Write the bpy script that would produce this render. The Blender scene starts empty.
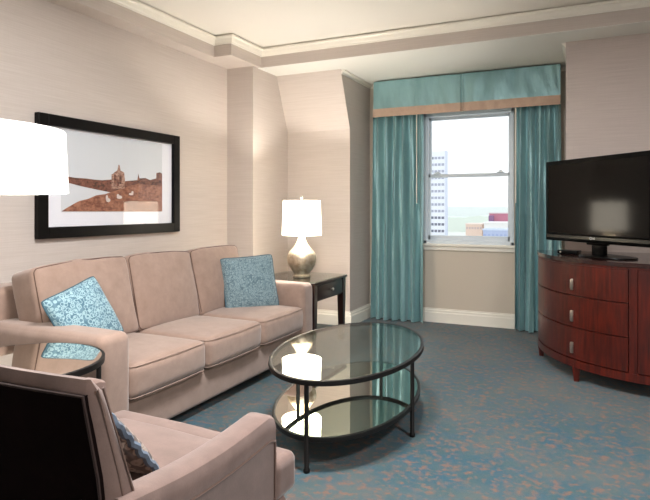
import bpy, bmesh, math, random
from mathutils import Vector, Matrix, noise
random.seed(7)
PI = math.pi
S = bpy.context.scene
C = S.collection

# ------------------------------------------------------------------ materials
def srgb(r, g, b):
    def f(v):
        v /= 255.0
        return v / 12.92 if v <= 0.04045 else ((v + 0.055) / 1.055) ** 2.4
    return (f(r), f(g), f(b), 1.0)

class M:
    """small wrapper round a node material"""
    def __init__(s, name, color=(.8, .8, .8, 1), rough=.6, metal=0.0, **kw):
        m = bpy.data.materials.new(name); m.use_nodes = True
        s.m = m; s.t = m.node_tree; s.n = s.t.nodes; s.l = s.t.links
        s.p = s.n['Principled BSDF']
        s.set('Base Color', color); s.set('Roughness', rough); s.set('Metallic', metal)
        for k, v in kw.items(): s.set(k.replace('_', ' '), v)
        s.vec = None
    def set(s, k, v): s.p.inputs[k].default_value = v
    def add(s, t, **kw):
        n = s.n.new(t)
        for k, v in kw.items():
            if hasattr(n, k): setattr(n, k, v)
            else: n.inputs[k.replace('_', ' ')].default_value = v
        return n
    def coords(s, scale=(1, 1, 1), rot=(0, 0, 0), kind='Object'):
        tc = s.add('ShaderNodeTexCoord'); mp = s.add('ShaderNodeMapping')
        mp.inputs['Scale'].default_value = scale; mp.inputs['Rotation'].default_value = rot
        s.l.new(tc.outputs[kind], mp.inputs['Vector']); return mp.outputs['Vector']
    def noise(s, vec, scale, detail=3, rough=.5):
        n = s.add('ShaderNodeTexNoise'); n.inputs['Scale'].default_value = scale
        n.inputs['Detail'].default_value = detail; n.inputs['Roughness'].default_value = rough
        s.l.new(vec, n.inputs['Vector']); return n.outputs['Fac']
    def ramp(s, fac, stops):
        r = s.add('ShaderNodeValToRGB'); e = r.color_ramp.elements
        while len(e) < len(stops): e.new(.5)
        for i, (p, c) in enumerate(stops):
            e[i].position = p; e[i].color = c if len(c) == 4 else (*c, 1)
        s.l.new(fac, r.inputs['Fac']); return r.outputs['Color']
    def mix(s, fac, a, b, blend='MIX'):
        n = s.add('ShaderNodeMix'); n.data_type = 'RGBA'; n.blend_type = blend
        for sock, v in ((n.inputs[0], fac), (n.inputs[6], a), (n.inputs[7], b)):
            if isinstance(v, (int, float, tuple)): sock.default_value = v
            else: s.l.new(v, sock)
        return n.outputs[2]
    def base(s, c): s.l.new(c, s.p.inputs['Base Color'])
    def bump(s, h, strength=.2, dist=.002):
        b = s.add('ShaderNodeBump'); b.inputs['Strength'].default_value = strength
        b.inputs['Distance'].default_value = dist
        s.l.new(h, b.inputs['Height']); s.l.new(b.outputs['Normal'], s.p.inputs['Normal'])

def G(v): return (v, v, v, 1)

def wallpaper(name, col, dark):
    w = M(name, col, .75)
    v = w.coords((1.2, 1.2, 60)); a = w.noise(v, 2.2, 4, .6)
    v2 = w.coords((60, 60, 3)); b = w.noise(v2, 3, 2, .5)
    c1 = w.mix(w.ramp(a, [(.35, G(0)), (.7, G(1))]), col, dark)
    w.base(w.mix(w.ramp(b, [(.4, G(0)), (.8, G(.35))]), c1, dark))
    w.bump(a, .12, .002); return w.m
m_wall = wallpaper('wallpaper grasscloth', srgb(203, 192, 184), srgb(193, 181, 172))
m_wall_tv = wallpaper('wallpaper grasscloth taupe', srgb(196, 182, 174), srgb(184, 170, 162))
m_paint = M('window wall paint', srgb(200, 188, 172), .6).m
def plain_noise(name, col, rough, sc=40, st=.08, **kw):
    w = M(name, col, rough, **kw); n = w.noise(w.coords(), sc, 3); w.bump(n, st, .002); return w.m
m_ceil = plain_noise('ceiling paint', srgb(232, 226, 216), .8)
m_ceil2 = plain_noise('alcove ceiling paint', srgb(226, 224, 216), .6)
m_trim = plain_noise('white trim paint', srgb(236, 230, 218), .4, 20, .03)
m_win = plain_noise('window frame paint', srgb(216, 224, 230), .4, 20, .03)

# carpet: teal ground, rust branching flecks, fine cut pile
w = M('patterned carpet', rough=.95, Sheen_Weight=.15)
v = w.coords(); big = w.noise(v, 1.6, 3, .6); med = w.noise(v, 9, 4, .65)
vo = w.add('ShaderNodeTexVoronoi'); vo.inputs['Scale'].default_value = 17; w.l.new(v, vo.inputs['Vector'])
vs = w.coords((1, 1, 1)); warp = w.noise(vs, 5, 5, .7)
blue = w.mix(w.ramp(med, [(.38, G(0)), (.62, G(1))]), srgb(20, 74, 92), srgb(44, 76, 80))
blue = w.mix(w.ramp(big, [(.42, G(0)), (.62, G(.7))]), blue, srgb(76, 86, 84))
d1 = w.ramp(vo.outputs['Distance'], [(.12, G(1)), (.46, G(0))])
msk = w.ramp(warp, [(.34, G(0)), (.50, G(1))])
mu = w.add('ShaderNodeMath', operation='MULTIPLY'); w.l.new(d1, mu.inputs[0]); w.l.new(msk, mu.inputs[1])
branch = w.noise(v, 11, 2, .5); bl = w.ramp(branch, [(.45, G(0)), (.49, G(.22)), (.51, G(.22)), (.55, G(0))])
mu2 = w.add('ShaderNodeMath', operation='MULTIPLY'); w.l.new(bl, mu2.inputs[0]); w.l.new(msk, mu2.inputs[1])
mx = w.add('ShaderNodeMath', operation='MAXIMUM'); w.l.new(mu.outputs[0], mx.inputs[0]); w.l.new(mu2.outputs[0], mx.inputs[1])
bt = w.ramp(w.noise(v, 24, 3, .6), [(.505, G(0)), (.64, G(1))])
mu3 = w.add('ShaderNodeMath', operation='MULTIPLY'); w.l.new(bt, mu3.inputs[0]); w.l.new(msk, mu3.inputs[1])
mx2 = w.add('ShaderNodeMath', operation='MULTIPLY_ADD', use_clamp=True); w.l.new(mx.outputs[0], mx2.inputs[0]); mx2.inputs[1].default_value = .55; w.l.new(mu3.outputs[0], mx2.inputs[2]); mx = mx2
ms = w.add('ShaderNodeMath', operation='MULTIPLY'); w.l.new(mx.outputs[0], ms.inputs[0]); ms.inputs[1].default_value = .68
col = w.mix(ms.outputs[0], blue, srgb(128, 84, 60))
pile = w.noise(w.coords((1, 1, 1)), 170, 2, .7)
col = w.mix(w.ramp(pile, [(.3, G(.0)), (.7, G(.38))]), col, srgb(40, 60, 66))
w.base(col); w.bump(pile, .5, .004); m_carpet = w.m

def fabric(name, c1, c2, sheen=.35, sc=220, st=.25):
    w = M(name, c1, .9, Sheen_Weight=sheen, Sheen_Roughness=.5)
    v = w.coords(); a = w.noise(v, 14, 4, .6); b = w.noise(v, sc, 2, .6)
    c = w.mix(w.ramp(a, [(.3, G(0)), (.7, G(1))]), c1, c2)
    w.base(w.mix(w.ramp(b, [(.35, G(0)), (.7, G(.4))]), c, c2)); w.bump(b, st, .0015); return w.m
m_sofa = fabric('sofa fabric rose beige', srgb(150, 125, 111), srgb(134, 110, 96))
m_chair = fabric('armchair fabric rose', srgb(122, 98, 89), srgb(103, 81, 72))
m_pipe = fabric('piping brown', srgb(96, 70, 58), srgb(80, 58, 48), .1)
m_pipe_light = fabric('piping rose', srgb(108, 84, 74), srgb(96, 74, 64), .2)
m_pipe_dark = fabric('piping dark brown', srgb(52, 34, 30), srgb(42, 28, 24), .0)
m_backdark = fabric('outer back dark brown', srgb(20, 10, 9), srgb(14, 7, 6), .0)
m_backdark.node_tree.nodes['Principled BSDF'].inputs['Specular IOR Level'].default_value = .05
w = M('curtain satin teal', srgb(96, 150, 152), .34, .3, Sheen_Weight=.3, Specular_IOR_Level=1.0)
a = w.noise(w.coords((1, 1, .25)), 6, 4, .6)
w.base(w.mix(w.ramp(a, [(.3, G(0)), (.7, G(1))]), srgb(146, 188, 190), srgb(120, 162, 166)))
b = w.noise(w.coords((4, 4, 1)), 12, 4, .6); w.bump(b, .35, .012); m_curtain = w.m
m_band = fabric('valance band tan', srgb(206, 178, 156), srgb(192, 162, 142), .2)

def trellis(name, ground, line, scale, lw=.07, ground2=None):
    w = M(name, ground, .8, Sheen_Weight=.2)
    v = w.coords()
    def rings(sc, off):
        mp = w.add('ShaderNodeVectorMath', operation='ADD'); w.l.new(v, mp.inputs[0]); mp.inputs[1].default_value = off
        vo = w.add('ShaderNodeTexVoronoi'); vo.inputs['Scale'].default_value = sc; vo.inputs['Randomness'].default_value = .65
        w.l.new(mp.outputs[0], vo.inputs['Vector'])
        return w.ramp(vo.outputs['Distance'], [(.30, G(0)), (.37, G(1)), (.43, G(1)), (.50, G(0))])
    a = rings(scale, (0, 0, 0)); b = rings(scale * .8, (.37, .21, .13))
    mx = w.add('ShaderNodeMath', operation='MAXIMUM'); w.l.new(a, mx.inputs[0]); w.l.new(b, mx.inputs[1])
    n = w.noise(v, 30, 2)
    g = w.mix(w.ramp(n, [(.4, G(0)), (.6, G(1))]), ground, ground2 or ground)
    w.base(w.mix(mx.outputs[0], g, line)); w.bump(mx.outputs[0], .2, .002); return w.m
m_pillow = trellis('cushion trellis blue', srgb(64, 98, 114), srgb(140, 168, 174), 42, ground2=srgb(86, 118, 132))
m_pillow2 = trellis('cushion scroll blue', srgb(90, 112, 120), srgb(128, 148, 152), 60, ground2=srgb(74, 96, 106))
m_pillow3 = trellis('cushion brown tweed', srgb(86, 72, 64), srgb(150, 134, 122), 26, ground2=srgb(60, 50, 46))
m_fringe = fabric('cushion edge pale blue', srgb(112, 128, 146), srgb(66, 78, 92), .2, 60)
m_frim = fabric('cushion edge dark teal', srgb(60, 92, 104), srgb(48, 76, 88), .1)

def wood(name, c1, c2, rough, axis='X', coat=.3, sc=4):
    w = M(name, c1, rough, Coat_Weight=coat, Coat_Roughness=.12)
    s = {'X': (1, 12, 12), 'Y': (12, 1, 12), 'Z': (12, 12, 1)}[axis]
    v = w.coords(s); a = w.noise(v, sc, 5, .65); b = w.noise(w.coords(), 2.5, 3, .6)
    c = w.mix(w.ramp(a, [(.3, G(0)), (.7, G(1))]), c1, c2)
    w.base(w.mix(w.ramp(b, [(.35, G(0)), (.7, G(.6))]), c, c2)); return w.m
m_cherry = wood('cherry wood', srgb(100, 26, 8), srgb(42, 9, 5), .34, 'Z', .03)
m_cherry_top = wood('cherry wood top', srgb(50, 22, 18), srgb(32, 14, 12), .2, 'X', .5)
m_dark = wood('dark walnut', srgb(44, 22, 18), srgb(28, 14, 12), .3, 'Y', .4)
m_black = M('black wood frame', srgb(10, 8, 8), .4, Specular_IOR_Level=.15).m
m_iron = M('dark bronze metal', srgb(14, 11, 10), .45, 0.0, Specular_IOR_Level=.35).m
m_steel = M('brushed nickel', srgb(196, 190, 180), .3, 1.0).m
m_mirror = M('mirrored shelf glass', srgb(236, 234, 224), .02, 1.0).m
m_plastic = M('glossy black plastic', srgb(3, 3, 3), .3, Specular_IOR_Level=.12).m
m_screen = M('television screen', srgb(3, 3, 3), .10, Specular_IOR_Level=.15).m
m_logo = M('silver lettering', srgb(190, 190, 190), .4, .3).m
m_strip = M('television silver strip', srgb(52, 52, 48), .25, .5).m
w = M('hammered champagne ceramic', srgb(200, 186, 160), .42, .8)
a = w.noise(w.coords(), 26, 3, .6); w.base(w.mix(w.ramp(a, [(.35, G(0)), (.65, G(1))]), srgb(222, 210, 188), srgb(186, 168, 142)))
w.bump(a, .35, .006); m_lampbody = w.m
m_bulb = M('lit bulb', (1, .9, .75, 1), .5).m
nb = m_bulb.node_tree.nodes['Principled BSDF']; nb.inputs['Emission Color'].default_value = (1, .86, .66, 1); nb.inputs['Emission Strength'].default_value = 8
def shade_mat(name, col, strength):
    w = M(name, srgb(250, 246, 238), .9); w.set('Emission Color', col); w.set('Emission Strength', strength)
    n = w.noise(w.coords((1, 1, .3)), 120, 2); w.bump(n, .1, .001); return w.m
m_shade = shade_mat('lit linen shade warm', (1, .89, .72, 1), 6.0)
m_shade2 = shade_mat('lit linen shade white', (1, .98, .95, 1), .45)
m_globe = shade_mat('fill fixture diffuser', (1, .99, .97, 1), 1.2)

def thin_glass(name, tint, gloss_boost=1.0):
    m = bpy.data.materials.new(name); m.use_nodes = True; t = m.node_tree; n = t.nodes; l = t.links
    n.remove(n['Principled BSDF']); out = n['Material Output']
    lw = n.new('ShaderNodeLayerWeight'); lw.inputs['Blend'].default_value = .5
    pw = n.new('ShaderNodeMath'); pw.operation = 'POWER'; pw.inputs[1].default_value = 5
    l.new(lw.outputs['Facing'], pw.inputs[0])
    ma = n.new('ShaderNodeMath'); ma.operation = 'MULTIPLY_ADD'; ma.use_clamp = True
    ma.inputs[1].default_value = .96 * gloss_boost; ma.inputs[2].default_value = .04 * gloss_boost
    l.new(pw.outputs[0], ma.inputs[0])
    tr = n.new('ShaderNodeBsdfTransparent'); tr.inputs[0].default_value = tint
    gl = n.new('ShaderNodeBsdfGlossy'); gl.inputs['Roughness'].default_value = 0.01
    mx = n.new('ShaderNodeMixShader'); l.new(ma.outputs[0], mx.inputs[0]); l.new(tr.outputs[0], mx.inputs[1]); l.new(gl.outputs[0], mx.inputs[2])
    l.new(mx.outputs[0], out.inputs['Surface']); return m
m_tglass = thin_glass('table glass', (.86, .93, .90, 1), 1.25)
m_wglass = thin_glass('window glass', (.98, .99, .99, 1))
m_pglass = thin_glass('picture glass', (.98, .98, .98, 1), .5)

# ------------------------------------------------------------------ mesh helpers
def make(name, bm, mat, parent=None, smooth=True, loc=None):
    me = bpy.data.meshes.new(name)
    bmesh.ops.recalc_face_normals(bm, faces=bm.faces)
    bm.to_mesh(me); bm.free()
    for m in (mat if isinstance(mat, (list, tuple)) else [mat]): me.materials.append(m)
    if smooth:
        me.shade_smooth()
        try: me.set_sharp_from_angle(angle=math.radians(38))
        except Exception: pass
    o = bpy.data.objects.new(name, me); C.objects.link(o)
    if parent: o.parent = parent
    if loc: o.location = loc
    return o
def tag(o, label=None, cat=None, group=None, kind=None):
    if label: o['label'] = label
    if cat: o['category'] = cat
    if group: o['group'] = group
    if kind: o['kind'] = kind
    return o
def empty(name, loc, rz, label, cat, group=None):
    o = bpy.data.objects.new(name, None); C.objects.link(o); o.location = loc; o.rotation_euler = (0, 0, rz)
    o.empty_display_size = .1
    return tag(o, label, cat, group)
def struct(name, bm, mat, parent=None, smooth=False):
    o = make(name, bm, mat, parent, smooth)
    if not parent: o['kind'] = 'structure'
    return o
def NB(): return bmesh.new()
def box(bm, x0, x1, y0, y1, z0, z1, r=0.0, seg=2, mat=0):
    g = bmesh.ops.create_cube(bm, size=1.0)
    vs = g['verts']
    for v in vs:
        v.co = Vector(((x0 + x1) / 2 + v.co.x * (x1 - x0), (y0 + y1) / 2 + v.co.y * (y1 - y0), (z0 + z1) / 2 + v.co.z * (z1 - z0)))
    fs = list({f for v in vs for f in v.link_faces})
    for f in fs: f.material_index = mat
    if r > 0:
        es = list({e for f in fs for e in f.edges})
        bmesh.ops.bevel(bm, geom=es, offset=r, segments=seg, profile=.5, affect='EDGES')
    return bm
def B(*a, **k): return box(NB(), *a, **k)
def prism(bm, pts, axis, a0, a1, mat=0):
    """2-D outline extruded along an axis. axis X: pts=(y,z); Y: pts=(x,z); Z: pts=(x,y)"""
    def P(p, a): return {'X': (a, p[0], p[1]), 'Y': (p[0], a, p[1]), 'Z': (p[0], p[1], a)}[axis]
    A = [bm.verts.new(P(p, a0)) for p in pts]; Bv = [bm.verts.new(P(p, a1)) for p in pts]
    n = len(pts); fs = [bm.faces.new(A), bm.faces.new(Bv)]
    for i in range(n): fs.append(bm.faces.new((A[i], A[(i + 1) % n], Bv[(i + 1) % n], Bv[i])))
    for f in fs: f.material_index = mat
    return bm
def lathe(bm, prof, n=48, c=(0, 0), cap=True):
    rings = []
    for r, z in prof:
        rings.append([bm.verts.new((c[0] + r * math.cos(2 * PI * i / n), c[1] + r * math.sin(2 * PI * i / n), z)) for i in range(n)])
    for a, b in zip(rings, rings[1:]):
        for i in range(n): bm.faces.new((a[i], a[(i + 1) % n], b[(i + 1) % n], b[i]))
    if cap:
        bm.faces.new(rings[0]); bm.faces.new(rings[-1])
    return bm
def tube(bm, pts, r, n=8, closed=False, flat=None):
    pts = [Vector(p) for p in pts]; N = len(pts); rings = []; up = None
    for i, p in enumerate(pts):
        if closed: t = pts[(i + 1) % N] - pts[i - 1]
        else: t = pts[min(i + 1, N - 1)] - pts[max(i - 1, 0)]
        t.normalize()
        if up is None:
            up = Vector((0, 0, 1)) if abs(t.z) < .9 else Vector((1, 0, 0))
        s = t.cross(up).normalized(); u = s.cross(t).normalized()
        if not flat: up = u
        rr = r(i / (N - 1)) if callable(r) else r
        ring = []
        for k in range(n):
            a = 2 * PI * k / n
            if flat:  # rectangular-ish section: flat=(half width, half height)
                cx, cz = math.cos(a), math.sin(a)
                m = max(abs(cx), abs(cz)); q = .35
                cx, cz = cx * (q + (1 - q) / m), cz * (q + (1 - q) / m)
                ring.append(bm.verts.new(p + s * cx * flat[0] + u * cz * flat[1]))
            else: ring.append(bm.verts.new(p + s * math.cos(a) * rr + u * math.sin(a) * rr))
        rings.append(ring)
    L = N if closed else N - 1
    for i in range(L):
        a, b = rings[i], rings[(i + 1) % N]
        for k in range(n): bm.faces.new((a[k], a[(k + 1) % n], b[(k + 1) % n], b[k]))
    if not closed: bm.faces.new(rings[0]); bm.faces.new(rings[-1])
    return bm
def sweep(bm, path, prof, closed=False):
    """moulding profile (offset to the left of travel, z) swept with mitres along an XY path"""
    P = [Vector(p) for p in path]; rings = []
    for i, p in enumerate(P):
        def nrm(a, b):
            d = (b - a).normalized(); return Vector((-d.y, d.x))
        if i == 0: m = nrm(P[0], P[1])
        elif i == len(P) - 1: m = nrm(P[-2], P[-1])
        else:
            n1, n2 = nrm(P[i - 1], P[i]), nrm(P[i], P[i + 1]); m = (n1 + n2) / (1 + n1.dot(n2))
        rings.append([bm.verts.new((p.x + m.x * o, p.y + m.y * o, z)) for o, z in prof])
    k = len(prof)
    for a, b in zip(rings, rings[1:]):
        for j in range(k): bm.faces.new((a[j], a[(j + 1) % k], b[(j + 1) % k], b[j]))
    bm.faces.new(rings[0]); bm.faces.new(rings[-1]); return bm
def soft(bm, c, size, r=.05, bulge=(0, 0, 0), n=12, wr=.0, seed=0, fn=None):
    """upholstered block: rounded edges, crowned faces, slight wrinkles"""
    h = [s / 2 for s in size]; r = min(r, min(h) * .95)
    def ticks(H):
        a = [-H + r * (1 - math.cos(t)) * 1.0 for t in (0, .5, .85, 1.2)]
        m = [-(H - r) + 2 * (H - r) * i / n for i in range(n + 1)]
        return a + m + [-x for x in reversed(a)]
    T = [ticks(H) for H in h]
    cache = {}
    def vert(p):
        key = tuple(round(x, 5) for x in p)
        if key in cache: return cache[key]
        q = Vector(p); inner = Vector([max(-(h[i] - r), min(h[i] - r, q[i])) for i in range(3)])
        d = q - inner
        if d.length > 1e-9: q = inner + d.normalized() * r
        u = [max(-1, min(1, p[i] / h[i])) for i in range(3)]
        o = Vector(q)
        for i in range(3):
            j, k = (i + 1) % 3, (i + 2) % 3
            if bulge[i]:
                o[i] += bulge[i] * u[i] * (1 - abs(u[j]) ** 2.4) * (1 - abs(u[k]) ** 2.4)
        if wr:
            w_ = noise.noise(Vector((q.x * 7 + seed, q.y * 7, q.z * 7))) + .5 * noise.noise(Vector((q.x * 17 + seed, q.y * 17, q.z * 17)))
            o += (q.normalized()) * w_ * wr
        if fn: o = Vector(fn(o, u))
        v = bm.verts.new(o + Vector(c)); cache[key] = v; return v
    for ax in range(3):
        j, k = (ax + 1) % 3, (ax + 2) % 3
        for sg in (-1, 1):
            for a in range(len(T[j]) - 1):
                for b in range(len(T[k]) - 1):
                    q = []
                    for (aa, bb) in ((a, b), (a + 1, b), (a + 1, b + 1), (a, b + 1)):
                        p = [0, 0, 0]; p[ax] = sg * h[ax]; p[j] = T[j][aa]; p[k] = T[k][bb]; q.append(vert(p))
                    try: bm.faces.new(q)
                    except ValueError: pass
    return bm
def xf(bm, mat): bmesh.ops.transform(bm, matrix=mat, verts=bm.verts); return bm
def rounded_rect(cy, cz, hy, hz, r, x, n=5, plane='YZ', fx=None):
    pts = []
    for (sx, sz, a0) in ((1, 1, 0), (-1, 1, PI / 2), (-1, -1, PI), (1, -1, 3 * PI / 2)):
        for i in range(n + 1):
            a = a0 + PI / 2 * i / n
            u = cy + sx * (hy - r) + r * math.cos(a); v = cz + sz * (hz - r) + r * math.sin(a)
            pts.append((u, v))
    out = []
    for i in range(len(pts)):
        a, b = pts[i], pts[(i + 1) % len(pts)]
        k = max(1, int(math.dist(a, b) / .05))
        for j in range(k): out.append((a[0] + (b[0] - a[0]) * j / k, a[1] + (b[1] - a[1]) * j / k))
    if plane == 'YZ': return [(x if fx is None else fx(u, v), u, v) for u, v in out]
    if plane == 'XZ': return [(u, x if fx is None else fx(u, v), v) for u, v in out]
    return [(u, v, x if fx is None else fx(u, v)) for u, v in out]
def pillow_bm(s=.42, t=.07, n=22, seed=0, sy=None):
    """square cushion in local XZ plane, thickness along Y"""
    bm = NB(); sy = sy or s; g = {}
    for side in (-1, 1):
        for i in range(n + 1):
            for j in range(n + 1):
                u = -1 + 2 * i / n; v = -1 + 2 * j / n
                u = math.sin(u * PI / 2) * .5 + u * .5; v = math.sin(v * PI / 2) * .5 + v * .5
                x = s / 2 * u * (1 - .04 * (1 - v * v)) * (1 - .045 * (u * v) ** 8); z = sy / 2 * v * (1 - .04 * (1 - u * u)) * (1 - .045 * (u * v) ** 8)
                e = max(0, (1 - u ** 2) * (1 - v ** 2)) ** .42
                w_ = 1 + .22 * noise.noise(Vector((x * 9 + seed, side * 2, z * 9)))
                edge = i in (0, n) or j in (0, n)
                k = (0 if edge else side, i, j)
                if k not in g: g[k] = bm.verts.new((x, 0 if edge else side * t * e * w_, z))
        for i in range(n):
            for j in range(n):
                q = []
                for a, b in ((i, j), (i + 1, j), (i + 1, j + 1), (i, j + 1)):
                    q.append(g[(0 if (a in (0, n) or b in (0, n)) else side, a, b)])
                try: bm.faces.new(q)
                except ValueError: pass
    return bm
def pillow_rim(s, sy=None, r=.005, amp=0.0):
    sy = sy or s; pts = []
    N = 24
    for k in range(4):
        for i in range(N):
            q = -1 + 2 * i / N
            u, v = {0: (q, -1), 1: (1, q), 2: (-q, 1), 3: (-1, -q)}[k]
            a = 1 + amp * math.sin(i * PI / 1.5)
            pts.append((s / 2 * u * (1 - .04 * (1 - v * v)) * a * (1 - .045 * (u * v) ** 8), amp * .3 * math.cos(i * 1.7), sy / 2 * v * (1 - .04 * (1 - u * u)) * a * (1 - .045 * (u * v) ** 8)))
    return tube(NB(), pts, r, 6, closed=True)

# ------------------------------------------------------------------ room shell
XL, YP, XP, YLW, XR, YW, XTV, YTV = -3.38, 4.88, -3.07, 5.60, -2.32, 6.20, -.20, 5.30
ZS, ZC = 2.67, 2.86
XE, YR = 2.6, -2.6        # right wall, rear wall
struct('floor', B(XL - .2, XE + .2, YR - .2, YW + .2, -.1, 0), m_carpet)
struct('wall_left', B(XL - .15, XL, YR, YP, 0, ZC), m_wall)
struct('wall_pier', B(XL - .15, XP, YP, YW + .2, 0, ZC), m_wall)
struct('wall_lamp', prism(NB(), [(YLW, 0), (YLW, 2.085), (5.35, ZS), (YW + .2, ZS), (YW + .2, 0)], 'X', XP, XR), m_wall)
struct('wall_screen', B(XTV, XE, YTV, YW + .2, 0, ZC), m_wall_tv)
struct('wall_right', B(XE, XE + .15, YR, YTV, 0, ZC), m_wall)
# window wall with the opening
WX0, WX1, WZ0, WZ1 = -1.70, -.73, .86, 2.30
bm = NB()
box(bm, XR, WX0, YW, YW + .2, 0, ZC); box(bm, WX1, XTV, YW, YW + .2, 0, ZC)
box(bm, WX0, WX1, YW, YW + .2, 0, WZ0); box(bm, WX0, WX1, YW, YW + .2, WZ1, ZC)
struct('wall_window', bm, m_paint)
# rear wall, behind the camera, with a wide window added for fill light
RX0, RX1, RZ0, RZ1 = -1.9, 1.5, .75, 2.35
bm = NB()
box(bm, XL - .15, RX0, YR - .15, YR, 0, ZC); box(bm, RX1, XE + .15, YR - .15, YR, 0, ZC)
box(bm, RX0, RX1, YR - .15, YR, 0, RZ0); box(bm, RX0, RX1, YR - .15, YR, RZ1, ZC)
struct('wall_rear', bm, m_wall)
bm = NB()
for a in (RX0, (RX0 + RX1) / 2 - .025, RX1 - .05): box(bm, a, a + .05, YR - .1, YR - .05, RZ0, RZ1)
box(bm, RX0, RX1, YR - .1, YR - .05, RZ0, RZ0 + .05); box(bm, RX0, RX1, YR - .1, YR - .05, RZ1 - .05, RZ1)
struct('fill_window_rear', bm, m_win)
# ceiling: raised tray, dropped soffits, alcove
struct('ceiling', B(XL - .15, XE + .15, YR - .15, YW + .2, ZC, ZC + .12), m_ceil)
bm = NB()
box(bm, XL, -3.22, YR, 4.44, ZS, ZC); box(bm, XL, -3.03, 4.44, 4.97, ZS, ZC)
struct('ceiling_soffit_left', bm, m_wall)
struct('ceiling_beam', B(-3.07, XE, 4.97, 5.02, ZS, ZC), m_wall)
struct('ceiling_alcove', B(-3.07, XE, 4.972, YW + .1, ZS - .004, ZS + .03), m_ceil2)
crown = [(0, 2.776), (.010, 2.776), (.014, 2.790), (.020, 2.796), (.030, 2.822), (.044, 2.832), (.044, 2.850), (0, 2.850)]
cp = [(XE, 4.97), (-3.03, 4.97), (-3.03, 4.44), (-3.22, 4.44), (-3.22, YR)]
struct('trim_1', sweep(NB(), [(x, y) for x, y in cp], crown), m_trim)
small = [(0, 2.622), (.008, 2.622), (.014, 2.640), (.034, 2.652), (.034, 2.664), (0, 2.664)]
struct('trim_2', sweep(NB(), [(XTV, YTV + .001), (XTV, YW), (XR, YW), (XR, 5.37)], small), m_trim)
bb = [(0, 0), (.022, 0), (.022, .105), (.016, .112), (.016, .132), (.008, .138), (.008, .152), (0, .152)]
def base(side, path): struct('baseboard_' + side, sweep(NB(), path, bb), m_trim)
base('window', [(XTV, YTV + .03), (XTV, YW), (XR, YW), (XR, YLW + .0), (XP, YLW), (XP, YP), (XL, YP), (XL, YR)])
base('right', [(XE, YR), (XE, YTV), (XTV, YTV)])
base('rear', [(XL, YR), (XE, YR)])

# window_1: double hung sash window
win = make('window_1', NB(), m_win); win['kind'] = 'structure'
def wp(name, bm, mat=m_win): o = make(name, bm, mat, win, False); return o
bm = NB()
box(bm, WX0, WX0 + .05, 6.19, 6.33, WZ0, WZ1, .004); box(bm, WX1 - .03, WX1, 6.19, 6.33, WZ0, WZ1, .004)
box(bm, WX0, WX1, 6.19, 6.33, WZ1 - .05, WZ1, .004); box(bm, WX0, WX1, 6.19, 6.33, WZ0, WZ0 + .035, .004)
box(bm, WX0 + .045, WX0 + .06, 6.21, 6.27, WZ0, WZ1, .003); box(bm, WX1 - .045, WX1 - .028, 6.21, 6.27, WZ0, WZ1, .003)
box(bm, WX0 + .02, WX1 - .02, 6.195, 6.30, .862, .903, .003)
wp('window_frame', bm)
def sash(z0, z1, y, bot, top):
    bm = NB(); x0, x1 = WX0 + .052, WX1 - .035; s = .03
    box(bm, x0, x0 + s, y, y + .035, z0, z1, .003); box(bm, x1 - s, x1, y, y + .035, z0, z1, .003)
    box(bm, x0, x1, y, y + .035, z0, z0 + bot, .003); box(bm, x0, x1, y, y + .035, z1 - top, z1, .003)
    f = wp('sash', bm)
    make('window_pane', B(x0 + s, x1 - s, y + .015, y + .019, z0 + bot, z1 - top), m_wglass, f, False)
    return f
sash(WZ0 + .03, 1.622, 6.235, .06, .035)
sash(1.585, WZ1 - .05, 6.275, .035, .03)
for x in (WX0 + .16, WX1 - .14):
    wp('sash_lock', box(B(x - .035, x + .035, 6.215, 6.25, 1.622, 1.634, .003), x - .014, x + .02, 6.218, 6.245, 1.63, 1.650, .004), m_win)
bm = B(WX0 - .05, WX1 + .05, 6.15, 6.205, .835, .862, .006)
box(bm, WX0 - .03, WX1 + .03, 6.178, 6.205, .79, .836, .004); wp('window_sill', bm, m_trim)

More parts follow.
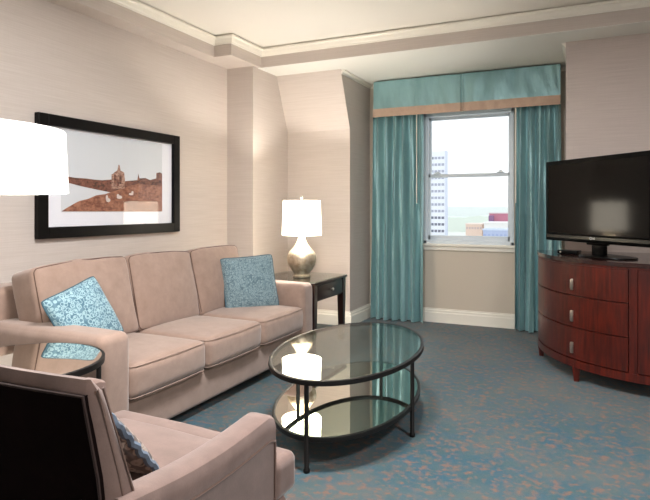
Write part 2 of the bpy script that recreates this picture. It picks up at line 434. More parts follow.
# ------------------------------------------------------------------ curtains and valance
def curtain(name, x0, x1, y, label, folds, seed, wand_x, pinch=0.0):
    root = empty(name, ((x0 + x1) / 2, y, 0), 0, label, 'curtain', 'teal satin drapes')
    bm = NB(); nx, nz = folds * 16, 34; th = .004; hw = (x1 - x0) / 2; lay = []
    rnd = random.Random(seed); ph = [rnd.uniform(-.5, .5) for _ in range(folds + 2)]; am = [rnd.uniform(.65, 1.15) for _ in range(folds + 2)]
    for sd in (0, 1):
        L = []
        for j in range(nz + 1):
            z = 2.30 - (2.30 - .012) * j / nz; q = j / nz
            row = []
            for i in range(nx + 1):
                s = i / nx; k = s * folds
                kk = int(min(folds, k)); f = k - kk
                pa = ph[kk] * (1 - f) + ph[min(kk + 1, folds)] * f; a = am[kk] * (1 - f) + am[min(kk + 1, folds)] * f
                A = (.036 + .026 * q) * a
                yy = A * math.sin(2 * PI * (k + pa * .5 * q)) + .010 * math.sin(2 * PI * (k * 2.3 + seed + q * .8)) * (.4 + q)
                yy += .012 * noise.noise(Vector((s * 5 + seed, q * 4, 0)))
                xx = -hw + 2 * hw * s + .010 * math.sin(2 * PI * k * 2 + seed) * q
                xx *= 1 + .03 * q - pinch * math.sin(q * PI)
                row.append(bm.verts.new((xx, yy + sd * th - .02 * q, z)))
            L.append(row)
        for j in range(nz):
            for i in range(nx):
                a, b, c, d = L[j][i], L[j][i + 1], L[j + 1][i + 1], L[j + 1][i]
                bm.faces.new((a, b, c, d) if sd else (a, d, c, b))
        lay.append(L)
    A, Bq = lay
    for j in range(nz):
        for i in (0, nx): bm.faces.new((A[j][i], A[j + 1][i], Bq[j + 1][i], Bq[j][i]))
    for j in (0, nz):
        for i in range(nx): bm.faces.new((A[j][i], A[j][i + 1], Bq[j][i + 1], Bq[j][i]))
    make('drape', bm, m_curtain, root)
    wx = wand_x - (x0 + x1) / 2
    wd = make('draw_wand', lathe(NB(), [(.004, 1.30), (.006, 1.305), (.006, 2.28), (.004, 2.285)], 10, (wx, -.085)), m_trim, root)
    return root
curtain('curtain', -2.24, -1.655, 6.09, 'teal satin curtain left of the window, beside the dark side wall', 6, 3, -1.71)
curtain('curtain', -.705, -.275, 6.09, 'teal satin curtain between the window and the television', 5, 8, -.69)

val = empty('valance', (-1.245, 6.0, 2.26), 0, 'flat teal valance with tan lower band above the window', 'valance')
def val_strip(z0, z1, off, amp, zpin=None):
    bm = NB(); xs = 150; cols = []
    for i in range(xs + 1):
        x = -.96 + 1.93 * i / xs
        dy = amp * (noise.noise(Vector((x * 9, 1.3, 0)))) - off
        dp = abs(x - (.0 + .02)); pl = -.012 * math.exp(-(dp / .02) ** 2) if dp > .004 else .012
        c = []
        for j in range(7):
            z = z0 + (z1 - z0) * j / 6
            n_ = amp * 1.6 * noise.noise(Vector((x * 14 + z * 3, 4.2, z * 6)))
            c.append((x, dy + pl + n_, z))
        cols.append(c)
    F = [[bm.verts.new(p) for p in c] for c in cols]; R = [[bm.verts.new((p[0], p[1] + .006, p[2])) for p in c] for c in cols]
    for i in range(xs):
        for j in range(6):
            bm.faces.new((F[i][j], F[i + 1][j], F[i + 1][j + 1], F[i][j + 1])); bm.faces.new((R[i][j], R[i][j + 1], R[i + 1][j + 1], R[i + 1][j]))
        for j in (0, 6): bm.faces.new((F[i][j], F[i + 1][j], R[i + 1][j], R[i][j]))
    for i in (0, xs):
        for j in range(6): bm.faces.new((F[i][j], F[i][j + 1], R[i][j + 1], R[i][j]))
    return bm
make('valance_skirt', val_strip(0.0, .39, .0, .008), m_curtain, val)
make('band', val_strip(-.004, .088, .010, .007), m_band, val)
bm = NB(); box(bm, -.955, .965, .008, .022, .02, .385); box(bm, -.955, .965, .02, .19, .37, .388)
make('board', bm, m_curtain, val, False)

# ------------------------------------------------------------------ picture on the left wall
pic = empty('framed_picture', (XL, 3.366, 1.466), 0, 'wide landscape photograph in a black frame hung above the sofa', 'picture')
hy, hz = .721, .425; fw = .078
bm = NB()
for (y0, y1, z0, z1) in ((-hy, -hy + fw, -hz, hz), (hy - fw, hy, -hz, hz), (-hy + fw, hy - fw, -hz, -hz + fw), (-hy + fw, hy - fw, hz - fw, hz)):
    box(bm, .002, .045, y0, y1, z0, z1, .004)
make('frame', bm, m_black, pic, False)
m_mat = M('picture mat', srgb(240, 240, 246), .8).m
make('mat', B(.004, .014, -hy + fw - .002, hy - fw + .002, -hz + fw - .002, hz - fw + .002), m_mat, pic, False)
m_sky = M('print sky', srgb(216, 219, 223), .6).m
def sepia(name, c1, c2, sc):
    w = M(name, c1, .6); a = w.noise(w.coords((1, 1, 2)), sc, 6, .75)
    w.base(w.mix(w.ramp(a, [(.4, G(0)), (.6, G(1))]), c1, c2)); return w.m
m_far = sepia('print far trees', srgb(150, 96, 76), srgb(66, 36, 28), 34)
m_near = sepia('print near field', srgb(178, 122, 96), srgb(118, 66, 46), 20)
m_tower = sepia('print chapel', srgb(206, 166, 146), srgb(104, 62, 48), 46)
m_rock = M('print rocks', srgb(226, 214, 208), .7).m
bm = NB()
def lay(pts, x, mi):
    prism(bm, [(y - 3.366, z - 1.466) for y, z in pts], 'X', x, x + .0008, mi)
lay([(2.847, 1.22), (3.884, 1.22), (3.884, 1.80), (2.847, 1.80)], .0142, 0)
lay([(2.847, 1.472), (2.911, 1.472), (2.972, 1.467), (3.06, 1.467), (3.138, 1.462), (3.219, 1.46), (3.309, 1.47), (3.449, 1.463), (3.588, 1.478), (3.598, 1.531), (3.612, 1.493), (3.68, 1.500), (3.736, 1.485), (3.811, 1.502), (3.814, 1.548), (3.856, 1.557), (3.884, 1.547), (3.884, 1.438), (3.419, 1.4), (3.303, 1.37), (3.165, 1.388), (3.022, 1.408), (2.911, 1.428), (2.847, 1.43)], .0150, 1)
lay([(2.847, 1.226), (2.899, 1.253), (2.96, 1.282), (3.0, 1.30), (3.086, 1.318), (3.16, 1.345), (3.247, 1.356), (3.419, 1.404), (3.572, 1.445), (3.70, 1.44), (3.884, 1.45), (3.884, 1.22)], .0158, 2)
lay([(3.309, 1.40), (3.309, 1.511), (3.325, 1.515), (3.34, 1.528), (3.369, 1.545), (3.380, 1.588), (3.392, 1.589), (3.402, 1.545), (3.44, 1.532), (3.449, 1.472), (3.443, 1.40)], .0166, 3)
for (y, z, a, b) in ((3.275, 1.31, .022, .016), (3.262, 1.328, .012, .022), (3.39, 1.335, .03, .014), (3.375, 1.348, .014, .012), (3.516, 1.362, .026, .010), (3.53, 1.375, .012, .012)):
    lay([(y + a * math.cos(t * PI / 4), z + b * math.sin(t * PI / 4)) for t in range(8)], .0174, 4)
for (y, z0, z1) in ((3.345, 1.44, 1.50), (3.40, 1.44, 1.50), (3.372, 1.42, 1.47)):
    lay([(y - .012, z0), (y + .012, z0), (y + .012, z1), (y, z1 + .012), (y - .012, z1)], .0174, 1)
make('print', bm, [m_sky, m_far, m_near, m_tower, m_rock], pic, False)
make('glass', B(.026, .028, -hy + fw - .002, hy - fw + .002, -hz + fw - .002, hz - fw + .002), m_pglass, pic, False)

# ------------------------------------------------------------------ sofa
SF, SB = -2.13, -3.17     # front and back X
SY0, SY1 = 1.99, 4.29
sofa = empty('sofa', (-2.65, 3.14, 0), 0, 'three-seat rose beige fabric sofa under the framed picture', 'sofa')
def L(x=0, y=0, z=0): return (x + 2.65, y - 3.14, z)
bm = soft(NB(), L(-2.64, 3.14, .165), (1.00, 2.24, .21), .025, (.004, .0, 0), 10)
make('base', bm, m_sofa, sofa)
def armshape(o, u): return o
for (yc, s) in ((2.115, -1), (4.205, 1)):
    bm = soft(NB(), L(-2.635, yc, .345), (1.05, .20, .57), .045, (.006, .006, .006), 12, .002, yc)
    make('arm', bm, m_sofa, sofa)
bm = soft(NB(), L(-3.05, 3.14, .44), (.23, 2.26, .74), .04, (.01, 0, .004), 12, .003, 3)
make('back_frame', bm, m_sofa, sofa)
ys = [2.185, 2.822, 3.458, 4.095]
for i in range(3):
    yc = (ys[i] + ys[i + 1]) / 2; wd = ys[i + 1] - ys[i] - .006
    sc = make('seat_cushion', soft(NB(), L(-2.475, yc, .365), (.77, wd, .185), .045, (.014, .003, .016), 12, .003, i * 5), m_sofa, sofa)
    bm = NB()
    for z in (.285, .445):
        pts = []
        for p in rounded_rect(0, 0, .385 - .008, wd / 2 - .008, .04, 0, plane='XY'):
            u, v = p[0] / .385, p[1] / (wd / 2)
            pts.append((p[0] - 2.475 + 2.65 + (.012 * (1 - v * v) if u > .9 else 0), p[1] + yc - 3.14, z))
        tube(bm, pts, .003, 6, closed=True)
    make('piping', bm, m_sofa, sc)
for i in range(3):
    yc = (ys[i] + ys[i + 1]) / 2; wd = ys[i + 1] - ys[i] + (.004, .004, .004)[i] + (.055 if i == 0 else 0)
    yc += (-.028, 0, 0)[i]
    H = .50
    mt = Matrix.Translation(Vector(L(-2.77, yc, .675))) @ Matrix.Rotation(math.radians(-13), 4, 'Y') @ Matrix.Rotation(math.radians((1.5, -1, .5)[i]), 4, 'X')
    def sag(o, u):   # soft crown: top edge dips to the corners
        o.z += .012 * (1 - u[1] * u[1]) * max(0, u[2]) - .004 * abs(u[1]) ** 3 * max(0, u[2])
        return o
    bc = make('back_cushion', xf(soft(NB(), (0, 0, 0), (.20, wd, H), .035, (.035, .004, .0), 14, .007, 11 + i * 3, sag), mt), m_sofa, sofa)
    def fx(u, v):
        return .085
    pts = []
    for p in rounded_rect(0, 0, wd / 2 - .010, H / 2 - .010, .03, 0, fx=lambda u, v: .091):
        uu = p[1] / (wd / 2); vv = p[2] / (H / 2)
        pts.append((p[0], p[1], p[2] + (.012 * (1 - uu * uu) - .004 * abs(uu) ** 3) * max(0, vv)))
    bm = tube(NB(), pts, .0035, 6, closed=True)
    make('piping', xf(bm, mt), m_pipe, bc)
for x in (-2.22, -3.08):
    for y in (2.06, 4.22):
        bm = NB(); p = L(x, y, 0)
        g = [(p[0] - .03, p[1] - .03), (p[0] + .03, p[1] - .03), (p[0] + .03, p[1] + .03), (p[0] - .03, p[1] + .03)]
        make('foot', prism(bm, g, 'Z', 0, .065), m_dark, sofa, False)

# ------------------------------------------------------------------ throw pillows
def pillow(label, mat, rim, s, t, mtx, seed, group=None, sy=None, amp=0, rr=.005):
    o = make('throw_pillow', pillow_bm(s, t, seed=seed, sy=sy), mat)
    tag(o, label, 'pillow', group); o.matrix_world = mtx
    make('edge_trim', pillow_rim(s, sy, rr, amp), rim, o)
    return o
def pose(loc, face_deg, lean_deg, roll_deg):
    # pillow's front (-Y local) turned by face_deg about Z; leans back; rolls in its own plane
    return Matrix.Translation(Vector(loc)) @ Matrix.Rotation(math.radians(face_deg), 4, 'Z') @ Matrix.Rotation(math.radians(-lean_deg), 4, 'X') @ Matrix.Rotation(math.radians(roll_deg), 4, 'Y')
pillow('light blue trellis-patterned pillow tilted on its corner behind the near sofa arm', m_pillow, m_frim, .37, .065, pose((-2.52, 2.285, .650), 84, 22, -17), 1, 'blue sofa pillows')
pillow('blue scroll-patterned pillow upright against the far sofa arm', m_pillow2, m_frim, .445, .07, pose((-2.49, 3.91, .645), 50, 16, -3), 4, 'blue sofa pillows')

# ------------------------------------------------------------------ armchair
chair = empty('armchair', (-1.347, 1.33, 0), math.radians(-4), 'rose fabric armchair with dark outer back, seen from behind', 'armchair')
def arm_bm(s):
    # side panel with a gently scooped, padded top; s=+1 right side
    bm = NB(); n = 22; secs = []
    for i in range(n + 1):
        q = i / n; y = -.33 + .60 * q
        top = .592 - .022 * math.sin(q * PI) + .014 * q
        wdt = .088; xo = (.419 if s > 0 else .437) * s; xi = xo - wdt * s
        if q > .94: top -= .014 * ((q - .94) / .06) ** 2
        z0 = .10
        sec = [(xo, z0), (xo + .001 * s, top - .085), (xo + .007 * s, top - .07), (xo + .008 * s, top - .030), (xo, top - .008),
               (xo - .016 * s, top), (xi + .018 * s, top), (xi + .004 * s, top - .008), (xi, top - .035), (xi, z0)]
        secs.append([bm.verts.new((x, y, z)) for x, z in sec])
    k = len(secs[0])
    for a, b in zip(secs, secs[1:]):
        for j in range(k): bm.faces.new((a[j], a[(j + 1) % k], b[(j + 1) % k], b[j]))
    bm.faces.new(secs[0]); bm.faces.new(secs[-1]); return bm
for s in (1, -1):
    a = make('arm', arm_bm(s), m_chair, chair)
    pts = []
    for i in range(23):
        q = i / 22; y = -.33 + .60 * q; top = .592 - .022 * math.sin(q * PI) + .014 * q
        if q > .94: top -= .014 * ((q - .94) / .06) ** 2
        pts.append(((.419 + .004) * s, y, top - .078))
    pts += [((.419 + .003) * s, .272, z) for z in (.5, .4, .3, .2, .11)]
    make('piping', tube(NB(), pts, .005, 6), m_pipe_light, a)
# back: leaning slab that thickens towards the seat, with a dark outer panel
def back_sec(z): return -.354 + .10 * (.645 - z) if z < .645 else -.354 - .19 * (z - .645)
def back_front(z): return -.215 if z < .48 else -.215 - .36 * (z - .48)
bm = NB(); n = 24; secs = []
for i in range(n + 1):
    q = i / n; z = .10 + .77 * q
    yb = back_sec(z); th = back_front(z) - yb
    hw = .401 - .016 * q
    if q > .93:
        k = (q - .93) / .07; cq = 1 - math.sqrt(max(0, 1 - k * k)); sh = .014 * cq
        yb += sh; th -= 2 * sh; hw -= .022 * cq
    r = min(.018, th * .3)
    K = 8; cv = lambda x: .046 * (1 - (x / hw) ** 2)
    xs_ = [-(hw - r) + 2 * (hw - r) * j / K for j in range(K + 1)]
    sec = [(x, yb - cv(x)) for x in xs_] + [(hw, yb + r), (hw + .004, yb + th * .5), (hw, yb + th - r)] + [(x, yb + th - cv(x)) for x in reversed(xs_)] + [(-hw, yb + th - r), (-hw - .004, yb + th * .5), (-hw, yb + r)]
    secs.append([bm.verts.new((x, y, z + .006 * (1 - (x / hw) ** 2) * q)) for x, y in sec])
k = len(secs[0])
for a, b in zip(secs, secs[1:]):
    for j in range(k): bm.faces.new((a[j], a[(j + 1) % k], b[(j + 1) % k], b[j]))
bm.faces.new(secs[0]); bm.faces.new(secs[-1])
back = make('backrest', bm, m_chair, chair)
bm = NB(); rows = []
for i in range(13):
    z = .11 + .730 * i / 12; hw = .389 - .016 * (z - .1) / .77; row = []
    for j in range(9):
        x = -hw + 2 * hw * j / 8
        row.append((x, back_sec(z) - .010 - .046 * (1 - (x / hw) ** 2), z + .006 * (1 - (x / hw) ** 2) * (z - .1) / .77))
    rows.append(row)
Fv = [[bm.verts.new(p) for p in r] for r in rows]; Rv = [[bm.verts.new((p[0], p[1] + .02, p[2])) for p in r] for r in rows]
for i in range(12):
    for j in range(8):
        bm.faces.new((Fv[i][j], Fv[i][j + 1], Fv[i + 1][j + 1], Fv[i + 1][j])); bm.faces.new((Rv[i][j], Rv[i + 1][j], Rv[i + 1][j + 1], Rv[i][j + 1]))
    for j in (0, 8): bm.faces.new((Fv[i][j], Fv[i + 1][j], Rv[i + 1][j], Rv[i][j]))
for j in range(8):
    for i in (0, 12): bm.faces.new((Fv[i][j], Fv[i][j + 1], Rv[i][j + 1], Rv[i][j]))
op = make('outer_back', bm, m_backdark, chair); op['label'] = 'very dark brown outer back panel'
bm = NB(); edge = []
for i in range(20):
    z = .11 + .730 * i / 19; hw = .391 - .016 * (z - .1) / .77; edge.append((hw, back_sec(z) - .012, z))
topedge = []
for i in range(1, 20):
    hw = .369; x = hw - 2 * hw * i / 20; topedge.append((x, back_sec(.84) - .014 - .046 * (1 - (x / hw) ** 2), .841 + .006 * (1 - (x / hw) ** 2)))
left = [(-x, y, z) for x, y, z in reversed(edge)]
make('piping', tube(NB(), edge + topedge + left, .004, 6), m_pipe_dark, back)
# seams down the side of the back
for s in (1, -1):
    for f in (.42, .74):
        pts = []
        for i in range(20):
            z = .52 + .33 * i / 19; q = (z - .1) / .77; yb = back_sec(z); th = back_front(z) - yb
            pts.append((s * (.401 - .016 * q + .003), yb + th * f, z))
        make('side_seam', tube(NB(), pts, .0028, 6), m_pipe_light, back)
bm = soft(NB(), (0, .065, .385), (.64, .52, .13), .03, (0, .01, .018), 10, .003, 5)
soft(bm, (0, .345, .370), (.84, .14, .13), .03, (.0, .008, .010), 10, .003, 6)
st = make('seat_cushion', bm, m_chair, chair)
make('apron', soft(NB(), (0, .03, .20), (.64, .66, .21), .03, (0, .004, 0), 6), m_chair, chair)
make('front_rail', soft(NB(), (0, .335, .205), (.81, .10, .19), .03, (0, .004, 0), 6), m_chair, chair)
for x in (-.335, .335):
    for y in (-.33, .33):
        g = [(x - .025, y - .025), (x + .025, y - .025), (x + .025, y + .025), (x - .025, y + .025)]
        make('leg', prism(NB(), g, 'Z', 0, .12), m_dark, chair, False)
pillow('brown patterned pillow with pale blue edging leaning inside the armchair', m_pillow3, m_fringe, .38, .05, pose((-1.335, 1.235, .585), 176, 38, 2), 9, None, .30, .012, .011)

# ------------------------------------------------------------------ coffee table
def ell(a, b, z, n=96): return [(a * math.cos(2 * PI * i / n), b * math.sin(2 * PI * i / n), z) for i in range(n)]
ct = empty('coffee_table', (-1.283, 3.115, 0), math.radians(5), 'oval two-tier glass coffee table with dark metal frame', 'coffee table')
A_, B_ = .400, .715
make('rim', tube(NB(), ell(A_, B_, .428), 0, 8, True, (.010, .013)), m_iron, ct)
sr = make('shelf_rim', tube(NB(), ell(A_ - .022, B_ - .016, .158), 0, 8, True, (.010, .012)), m_iron, ct)
def disc(a, b, z0, z1, n=96):
    bm = NB(); return prism(bm, [(a * math.cos(2 * PI * i / n), b * math.sin(2 * PI * i / n)) for i in range(n)], 'Z', z0, z1)
make('glass_top', disc(A_ - .006, B_ - .006, .431, .439), m_tglass, ct, False)
o = make('mirror_shelf', disc(A_ - .030, B_ - .024, .160, .168), m_mirror, ct, False); o['label'] = 'mirrored lower shelf'
for (x, y) in ((0, -B_), (A_ * .987, -B_ * .16), (0, B_), (-A_ * .987, B_ * .16)):
    k = 1 - .010 / math.hypot(x, y)
    make('leg', lathe(NB(), [(.014, 0), (.016, .004), (.016, .016), (.012, .022), (.0115, .415), (.0115, .43)], 14, (x * k, y * k)), m_iron, ct)

# ------------------------------------------------------------------ round glass side table between the armchair and the sofa
sd = empty('side_table', (-2.14, 1.60, 0), math.radians(20), 'small round glass-topped dark metal table squeezed between armchair and sofa', 'side table', None)
R_ = .325
make('rim', tube(NB(), ell(R_, R_, .606, 64), 0, 8, True, (.010, .013)), m_iron, sd)
make('shelf_rim', tube(NB(), ell(R_, R_, .20, 64), 0, 8, True, (.009, .010)), m_iron, sd)
make('glass_top', disc(R_ - .004, R_ - .004, .611, .619, 64), m_mirror, sd, False)
make('glass_shelf', disc(R_ - .006, R_ - .006, .202, .208, 64), m_tglass, sd, False)
for k in range(4):
    a = PI / 4 + k * PI / 2
    make('leg', lathe(NB(), [(.013, 0), (.015, .004), (.015, .016), (.011, .022), (.011, .60)], 12, (R_ * math.cos(a), R_ * math.sin(a))), m_iron, sd)

# ------------------------------------------------------------------ wooden end table and its lamp
et = empty('end_table', (-2.45, 4.705, 0), 0, 'dark walnut end table with a drawer between sofa and wall', 'end table')
hx, hyy = .33, .355
make('top', B(-hx, hx, -hyy, hyy, .592, .612, .006), m_dark, et)
make('glass_top', B(-hx + .006, hx - .006, -hyy + .006, hyy - .006, .6125, .618), m_tglass, et, False)
bm = NB(); box(bm, -hx + .03, -hx + .05, -hyy + .03, hyy - .03, .44, .591); 
box(bm, -hx + .03, hx - .03, -hyy + .025, -hyy + .045, .44, .591); box(bm, -hx + .03, hx - .03, hyy - .045, hyy - .025, .44, .591)
box(bm, hx - .05, hx - .03, -hyy + .03, hyy - .03, .44, .591)
make('apron', bm, m_dark, et, False)
dr = make('drawer', B(hx - .032, hx - .016, -hyy + .085, hyy - .085, .452, .580, .004), m_dark, et)
kb = xf(lathe(NB(), [(.004, 0), (.005, .012), (.013, .018), (.015, .024), (.010, .031), (.001, .033)], 16), Matrix.Rotation(PI / 2, 4, 'Y'))
make('knob', xf(kb, Matrix.Translation((hx - .016, 0, .52))), m_steel, dr)
for sx in (-1, 1):
    for sy in (-1, 1):
        bm = NB(); cx, cy = sx * (hx - .045), sy * (hyy - .045)
        bot, top = .021, .030
        vs = []
        for z, w_ in ((0, bot), (.40, top), (.591, top)):
            vs.append([bm.verts.new((cx + dx * w_, cy + dy * w_, z)) for dx, dy in ((-1, -1), (1, -1), (1, 1), (-1, 1))])
        for a, b in zip(vs, vs[1:]):
            for j in range(4): bm.faces.new((a[j], a[(j + 1) % 4], b[(j + 1) % 4], b[j]))
        bm.faces.new(vs[0]); bm.faces.new(vs[-1]); make('leg', bm, m_dark, et, False)

lz = .618
lamp = empty('table_lamp', (-2.40, 4.645, lz), 0, 'lit table lamp with champagne gourd base on the walnut end table', 'table lamp')
prof = [(.070, 0), (.078, .004), (.080, .018), (.072, .026), (.074, .040), (.092, .065), (.118, .105), (.132, .145), (.135, .180), (.128, .210), (.108, .240), (.080, .270), (.055, .305), (.040, .335), (.031, .365), (.027, .385), (.024, .392)]
make('lamp_base', lathe(NB(), prof, 56), m_lampbody, lamp)
make('harp', lathe(NB(), [(.010, .39), (.012, .40), (.012, .43), (.006, .435), (.004, .69)], 16), m_steel, lamp)
def shade_bm(rt, rb, z0, z1, n=64, th=.003):
    bm = NB(); rg = []
    for r, z in ((rb, z0), (rt, z1), (rt - th, z1), (rb - th, z0)):
        rg.append([bm.verts.new((r * math.cos(2 * PI * i / n), r * math.sin(2 * PI * i / n), z)) for i in range(n)])
    for a in range(4):
        for i in range(n): bm.faces.new((rg[a][i], rg[a][(i + 1) % n], rg[(a + 1) % 4][(i + 1) % n], rg[(a + 1) % 4][i]))
    return bm
make('lamp_shade', shade_bm(.170, .180, .385, .700), m_shade, lamp)
make('finial', lathe(NB(), [(.004, .69), (.006, .70), (.004, .712), (.011, .722), (.012, .732), (.006, .744), (.001, .747)], 16), m_steel, lamp)
make('bulb', lathe(NB(), [(.012, .435), (.016, .45), (.030, .485), (.032, .51), (.024, .535), (.002, .548)], 20), m_bulb, lamp)
def point(name, loc, power, col, r, parent=None):
    l = bpy.data.lights.new(name, 'POINT'); l.energy = power; l.color = col; l.shadow_soft_size = r
    o = bpy.data.objects.new(name, l); C.objects.link(o); o.location = loc
    return o
point('table_lamp_glow', (-2.40, 4.645, lz + .54), 66, (1, .95, .88), .035)

# floor lamp at the frame's edge
fl = empty('floor_lamp', (-1.965, 1.225, 0), 0, 'floor lamp with wide lit white drum shade beside the armchair', 'floor lamp')
make('base', lathe(NB(), [(.125, 0), (.128, .006), (.122, .016), (.03, .024), (.012, .034)], 40), m_steel, fl)
make('pole', lathe(NB(), [(.009, .02), (.009, 1.34), (.006, 1.35), (.006, 1.50)], 14), m_steel, fl)
make('lamp_shade', shade_bm(.35, .36, 1.303, 1.521, 96), m_shade2, fl)
point('floor_lamp_glow', (-1.965, 1.225 + .06, 1.40), 14, (1, .97, .93), .04)

# ------------------------------------------------------------------ bow-front console
EX, EY, EA, EB = .50, 5.265, .92, 1.05
def ep(x, off=0.0):
    """point on the bow at abscissa x of the outer ellipse, inset by off"""
    s = max(0, 1 - ((x - EX) / EA) ** 2); t = math.atan2(-math.sqrt(s), (x - EX) / EA)
    return (EX + (EA - off) * math.cos(t), EY + (EB - off) * math.sin(t))
def ang(x): return math.atan2(-math.sqrt(max(0, 1 - ((x - EX) / EA) ** 2)), (x - EX) / EA)
def bow(a0, a1, off, n=40): return [(EX + (EA - off) * math.cos(a0 + (a1 - a0) * i / n), EY + (EB - off) * math.sin(a0 + (a1 - a0) * i / n)) for i in range(n + 1)]
def shell(bm, a0, a1, z0, z1, off, th, n=30):
    o = bow(a0, a1, off, n); i_ = list(reversed(bow(a0, a1, off + th, n)))
    return prism(bm, o + i_, 'Z', z0, z1)
cn = empty('console_cabinet', (.5, 4.8, 0), 0, 'bow-front cherry wood cabinet with drawers under the television', 'cabinet')
def cmake(name, bm, mat, parent=cn, smooth=True):
    xf(bm, Matrix.Translation((-.5, -4.8, 0))); return make(name, bm, mat, parent, smooth)
cmake('carcass', prism(NB(), bow(-PI, 0, .022, 72), 'Z', .125, .858), m_cherry)
cmake('plinth', shell(NB(), -PI, 0, .105, .160, .0, .06, 72), m_cherry)
cmake('top', prism(NB(), bow(-PI, 0, -.006, 96), 'Z', .862, .888), m_cherry_top)
cmake('cornice', shell(NB(), -PI, 0, .845, .863, .004, .05, 72), m_cherry)
t0, t1, t2, t3 = ang(-.4195), ang(.215), ang(.275), ang(.725)
t4, t5 = ang(.785), -(PI + ang(-.4195))
for (a, b) in ((-PI, ang(-.415)), (t1 + .006, t2 - .006), (t3 + .006, t4 - .006), (-(PI + ang(-.415)), 0)):
    cmake('stile', shell(NB(), a, b, .16, .845, .006, .03), m_cherry)
hstep = [(.168, .388), (.396, .616), (.624, .842)]
for (a, b, hx_) in ((ang(-.412), t1, -.13), (t4, -(PI + ang(-.412)), 1.13)):
    for z0, z1 in hstep:
        d = cmake('drawer', shell(NB(), a, b, z0, z1, .003, .03), m_cherry)
        th = ang(hx_); zc = (z0 + z1) / 2 - .035
        cx, cy = EX + (EA - .002) * math.cos(th), EY + (EB - .002) * math.sin(th)
        nr = math.atan2(math.sin(th) / EB, math.cos(th) / EA)
        bm = B(-.013, .013, -.010, .016, -.040, .040, .003)
        box(bm, -.008, .008, -.016, -.006, -.030, .030, .003)
        xf(bm, Matrix.Translation((cx, cy, zc)) @ Matrix.Rotation(nr + PI / 2, 4, 'Z'))
        cmake('handle', bm, m_steel, d)
dd = cmake('door', shell(NB(), t2, t3, .168, .842, .003, .03), m_cherry)
cmake('handle', xf(B(-.013, .013, -.012, .014, -.04, .04, .003), Matrix.Translation((.69, ep(.69)[1], .55))), m_steel, dd)
for x, yy in ((-.385, 5.17), (-.10, 4.515), (.5, 4.27), (1.10, 4.515), (1.385, 5.17)):
    bm = NB(); vs = []
    for z, w_ in ((0, .017), (.11, .028), (.13, .028)):
        vs.append([bm.verts.new((x + dx * w_, yy + dy * w_, z)) for dx, dy in ((-1, -1), (1, -1), (1, 1), (-1, 1))])
    for a, b in zip(vs, vs[1:]):
        for j in range(4): bm.faces.new((a[j], a[(j + 1) % 4], b[(j + 1) % 4], b[j]))
    bm.faces.new(vs[0]); bm.faces.new(vs[-1]); cmake('leg', bm, m_cherry, cn, False)

# ------------------------------------------------------------------ television
tz = .888
tv = empty('television', (.103, 4.665, tz), math.radians(-47.7), 'black flat screen television on a swivel stand atop the cherry cabinet', 'television')
W2 = .52
bm = B(-W2, W2, -.125, -.075, .105, .735, .008)
box(bm, -.36, .36, -.08, -.035, .16, .62, .015)
make('casing', bm, m_plastic, tv)
make('screen', B(-W2 + .035, W2 - .035, -.1262, -.1245, .165, .70), m_screen, tv, False)
make('silver_strip', B(-W2 + .02, W2 - .02, -.129, -.1255, .128, .152, .001), m_strip, tv, False)
make('stand_neck', box(B(-.055, .055, -.095, -.045, .012, .14, .012), -.09, .09, -.11, -.06, .09, .12, .008), m_plastic, tv)
bm = lathe(NB(), [(.235, 0), (.240, .004), (.236, .011), (.16, .017), (.05, .020)], 56); xf(bm, Matrix.Scale(.62, 4, (0, 1, 0)))
make('stand_base', bm, m_plastic, tv)
def text(name, body, size, loc, rot, mat, parent):
    cu = bpy.data.curves.new(name, 'FONT'); cu.body = body; cu.size = size; cu.extrude = .0006; cu.align_x = 'CENTER'; cu.align_y = 'CENTER'
    cu.materials.append(mat); tmp = bpy.data.objects.new(name, cu); C.objects.link(tmp); bpy.context.view_layer.update()
    me = bpy.data.meshes.new_from_object(tmp); bpy.data.objects.remove(tmp); o = bpy.data.objects.new(name, me); C.objects.link(o); o.parent = parent; o.location = loc; o.rotation_euler = rot; return o
text('logo_lettering', 'LG', .021, (.008, -.1296, .140), (PI / 2, 0, 0), m_logo, tv)
bm = NB(); tube(bm, [(-.020 + .009 * math.cos(a * PI / 8), -.1296, .140 + .009 * math.sin(a * PI / 8)) for a in range(16)], .0015, 6, True)
make('logo_ring', bm, m_logo, tv)
mb = empty('media_box', (-.16, 4.90, tz), math.radians(-20), 'small flat black box beside the television stand on the cabinet', 'media box')
make('case', B(-.075, .075, -.05, .05, .002, .030, .004), m_plastic, mb)
make('button', xf(lathe(NB(), [(.007, 0), (.007, .002), (.002, .0025)], 12), Matrix.Translation((-.05, -.05, .016)) @ Matrix.Rotation(PI / 2, 4, 'X')), m_steel, mb)

# ------------------------------------------------------------------ ceiling fixtures added out of view as fill light
for i, (x, y, lb) in enumerate(((-1.0, 2.2, 'added flush fill light, out of view, near the left wall'), (1.2, 1.3, 'added flush fill light, out of view, near the right wall'))):
    f = empty('fill_fixture', (x, y, ZC), 0, lb, 'fill light', 'added fill fixtures')
    make('canopy', lathe(NB(), [(.24, -.02), (.24, 0), (.1, 0)], 40), m_steel, f)
    make('diffuser', lathe(NB(), [(.02, -.11), (.12, -.10), (.20, -.07), (.23, -.02), (.1, -.018)], 40), m_globe, f)
    l = bpy.data.lights.new('fill_fixture_glow', 'AREA'); l.shape = 'DISK'; l.size = .5; l.energy = (64, 56)[i]; l.color = (.985, .985, 1.0)
    o = bpy.data.objects.new('fill_fixture_glow', l); C.objects.link(o); o.location = (x, y, ZC - .13)

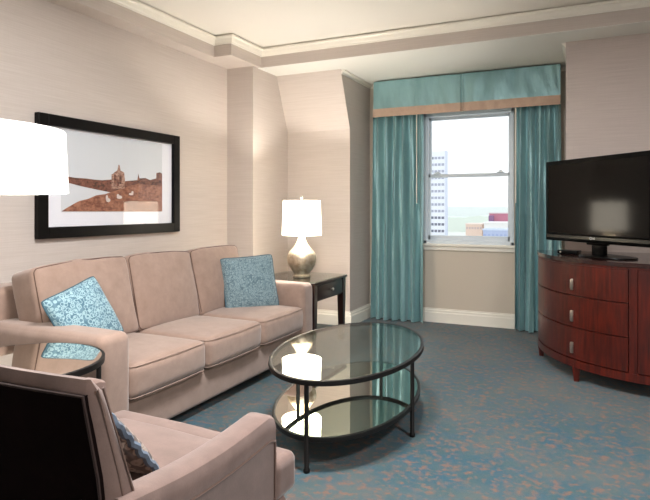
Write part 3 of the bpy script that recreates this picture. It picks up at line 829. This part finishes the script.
# ------------------------------------------------------------------ outside; haze and overexposure are put into the pale colours
GZ = -46.0
w = M('hazy city ground', srgb(206, 196, 186), .9); n = w.noise(w.coords(), .02, 5, .7)
w.base(w.mix(w.ramp(n, [(.4, G(0)), (.6, G(1))]), srgb(232, 222, 214), srgb(214, 220, 210)))
bm = NB(); box(bm, -2500, 2500, 60, 3200, GZ - 1, GZ); struct('ground_outside', bm, w.m)
bm = NB(); pts = [(-1800, GZ)]
for i in range(81):
    x = -1800 + 45 * i; pts.append((x, 3 + 16 * noise.noise(Vector((x / 420, .4, 0))) + 6 * noise.noise(Vector((x / 90, 2, 0)))))
pts.append((1800, GZ)); prism(bm, pts, 'Y', 2900, 3100)
struct('hills_outside', bm, M('distant hills', srgb(226, 232, 230), .9).m)
bm = NB(); pts = [(-700, GZ)]
for i in range(141):
    x = -700 + 10 * i; pts.append((x, -9 + 5 * noise.noise(Vector((x / 60, .4, 0))) - 6 + 3 * noise.noise(Vector((x / 14, 2, 0)))))
pts.append((700, GZ)); prism(bm, pts, 'Y', 1150, 1250)
struct('hills_treeline', bm, M('distant trees', srgb(218, 226, 216), .9).m)
m_tw = M('tower concrete', srgb(226, 228, 236), .8).m; m_tw2 = M('tower edge', srgb(204, 210, 224), .8).m
m_twwin = M('tower window', srgb(160, 164, 180), .4).m; m_twwin2 = M('tower window dark', srgb(104, 108, 124), .4).m
tower = empty('tower_block', (-78.5, 320, GZ), 0, 'tall pale high-rise with rows of windows outside, left in the window', 'building')
H = 33.5 - GZ
make('walls', B(-6.5, 3.9, 0, 3, 0, H), m_tw, tower, False)
make('corner_pier', B(3.9, 4.7, -.3, 3, 0, H), m_tw2, tower, False)
pw = None; nf = 0
for fl_ in range(14):
    z = H - 4 - fl_ * 3.75
    for c_ in range(5):
        x = -5.5 + c_ * 2.0
        if pw is None:
            pw = make('window', B(-.75, .75, -.06, .1, -.7, .7), [m_twwin], tower, False); q = pw
            pd = make('window', B(-.75, .75, -.06, .1, -.7, .7), [m_twwin2], tower, False); pd.location = (x + 2, 0, z)
            pw.location = (x, 0, z); continue
        if fl_ == 0 and c_ == 1: continue
        q = (pd if fl_ > 8 else pw).copy(); C.objects.link(q); q.parent = tower; q.location = (x, 0, z)
def bldg(name, loc, sx, sy, top, mat, label, rmat=None, wins=0, wm=None):
    b = empty(name, (loc[0], loc[1], GZ), 0, label, 'building'); h = top - GZ
    make('walls', B(-sx / 2, sx / 2, 0, sy, 0, h), mat, b, False)
    if rmat: make('roof', B(-sx / 2 - .4, sx / 2 + .4, -.4, sy + .4, h, h + .8), rmat, b, False)
    for i in range(wins):
        x = -sx / 2 + sx * (i + .5) / wins
        make('window', B(x - .6, x + .6, -.08, .1, h - 3.4, h - 1.8), wm or m_twwin, b, False)
    return b
bldg('brick_building', (-71, 500, 0), 16, 20, -3.6, M('far brick', srgb(196, 128, 148), .9).m, 'reddish brick block in the distance at the right of the window', M('far brick roof', srgb(214, 190, 196), .9).m)
bldg('brick_annex', (-76.2, 488, 0), 3.0, 10, -5, M('far brick dark', srgb(140, 104, 140), .9).m, 'narrow purple-grey stair tower joined to the brick block')
bldg('white_building', (-60, 420, 0), 20, 22, -9.6, M('far white wall', srgb(228, 226, 224), .9).m, 'low white building in front of the brick block', M('far white roof', srgb(236, 234, 232), .9).m)
bldg('blue_roof_building', (-43.5, 300, 0), 14, 16, -10.2, M('far blue wall', srgb(172, 184, 212), .9).m, 'blue-grey building lowest at the right of the window', M('far blue roof', srgb(196, 206, 226), .9).m, 7, M('far blue window', srgb(150, 164, 200), .5).m)
bldg('tan_building', (-79, 430, 0), 12, 20, -11.0, M('far tan wall', srgb(226, 200, 184), .9).m, 'low tan building between the high-rise and brick block', M('far tan roof', srgb(232, 214, 204), .9).m, 6, M('far tan window', srgb(190, 170, 170), .5).m)

# ------------------------------------------------------------------ daylight
wd_ = bpy.data.worlds.new('overcast sky'); S.world = wd_; wd_.use_nodes = True
nt = wd_.node_tree; bg = nt.nodes['Background']
tc = nt.nodes.new('ShaderNodeTexCoord'); sx = nt.nodes.new('ShaderNodeSeparateXYZ'); rp = nt.nodes.new('ShaderNodeValToRGB')
nt.links.new(tc.outputs['Generated'], sx.inputs[0]); nt.links.new(sx.outputs['Z'], rp.inputs['Fac'])
rp.color_ramp.elements[0].position = 0; rp.color_ramp.elements[0].color = (.96, .97, .98, 1)
rp.color_ramp.elements[1].position = .6; rp.color_ramp.elements[1].color = (.86, .93, 1, 1)
nt.links.new(rp.outputs['Color'], bg.inputs['Color']); bg.inputs['Strength'].default_value = .92
def portal(x, z, sx_, sz, y, ry):
    l = bpy.data.lights.new('window_portal', 'AREA'); l.shape = 'RECTANGLE'; l.size = sx_; l.size_y = sz
    o = bpy.data.objects.new('window_portal', l); C.objects.link(o); o.location = (x, y, z); o.rotation_euler = (ry, 0, 0)
    l.cycles.is_portal = True
portal((WX0 + WX1) / 2, (WZ0 + WZ1) / 2, WX1 - WX0, WZ1 - WZ0, YW + .19, -PI / 2)
portal((RX0 + RX1) / 2, (RZ0 + RZ1) / 2, RX1 - RX0, RZ1 - RZ0, YR - .14, PI / 2)

# ------------------------------------------------------------------ camera
cam = bpy.data.cameras.new('camera'); cam.sensor_width = 36; cam.lens = 36 * 572 / 650
cam.shift_y = -42 / 650; cam.clip_end = 6000; cam.clip_start = .05
co = bpy.data.objects.new('camera', cam); C.objects.link(co)
co.location = (0, 0, 1.25); co.rotation_euler = (PI / 2, 0, math.radians(25)); S.camera = co
S.view_settings.view_transform = 'Standard'; S.view_settings.look = 'None'; S.view_settings.gamma = 1
S.view_settings.use_curve_mapping = False; S.view_settings.exposure = 0.85
S.cycles.use_denoising = True; S.cycles.max_bounces = 10; S.cycles.diffuse_bounces = 5
S.cycles.sample_clamp_indirect = 6
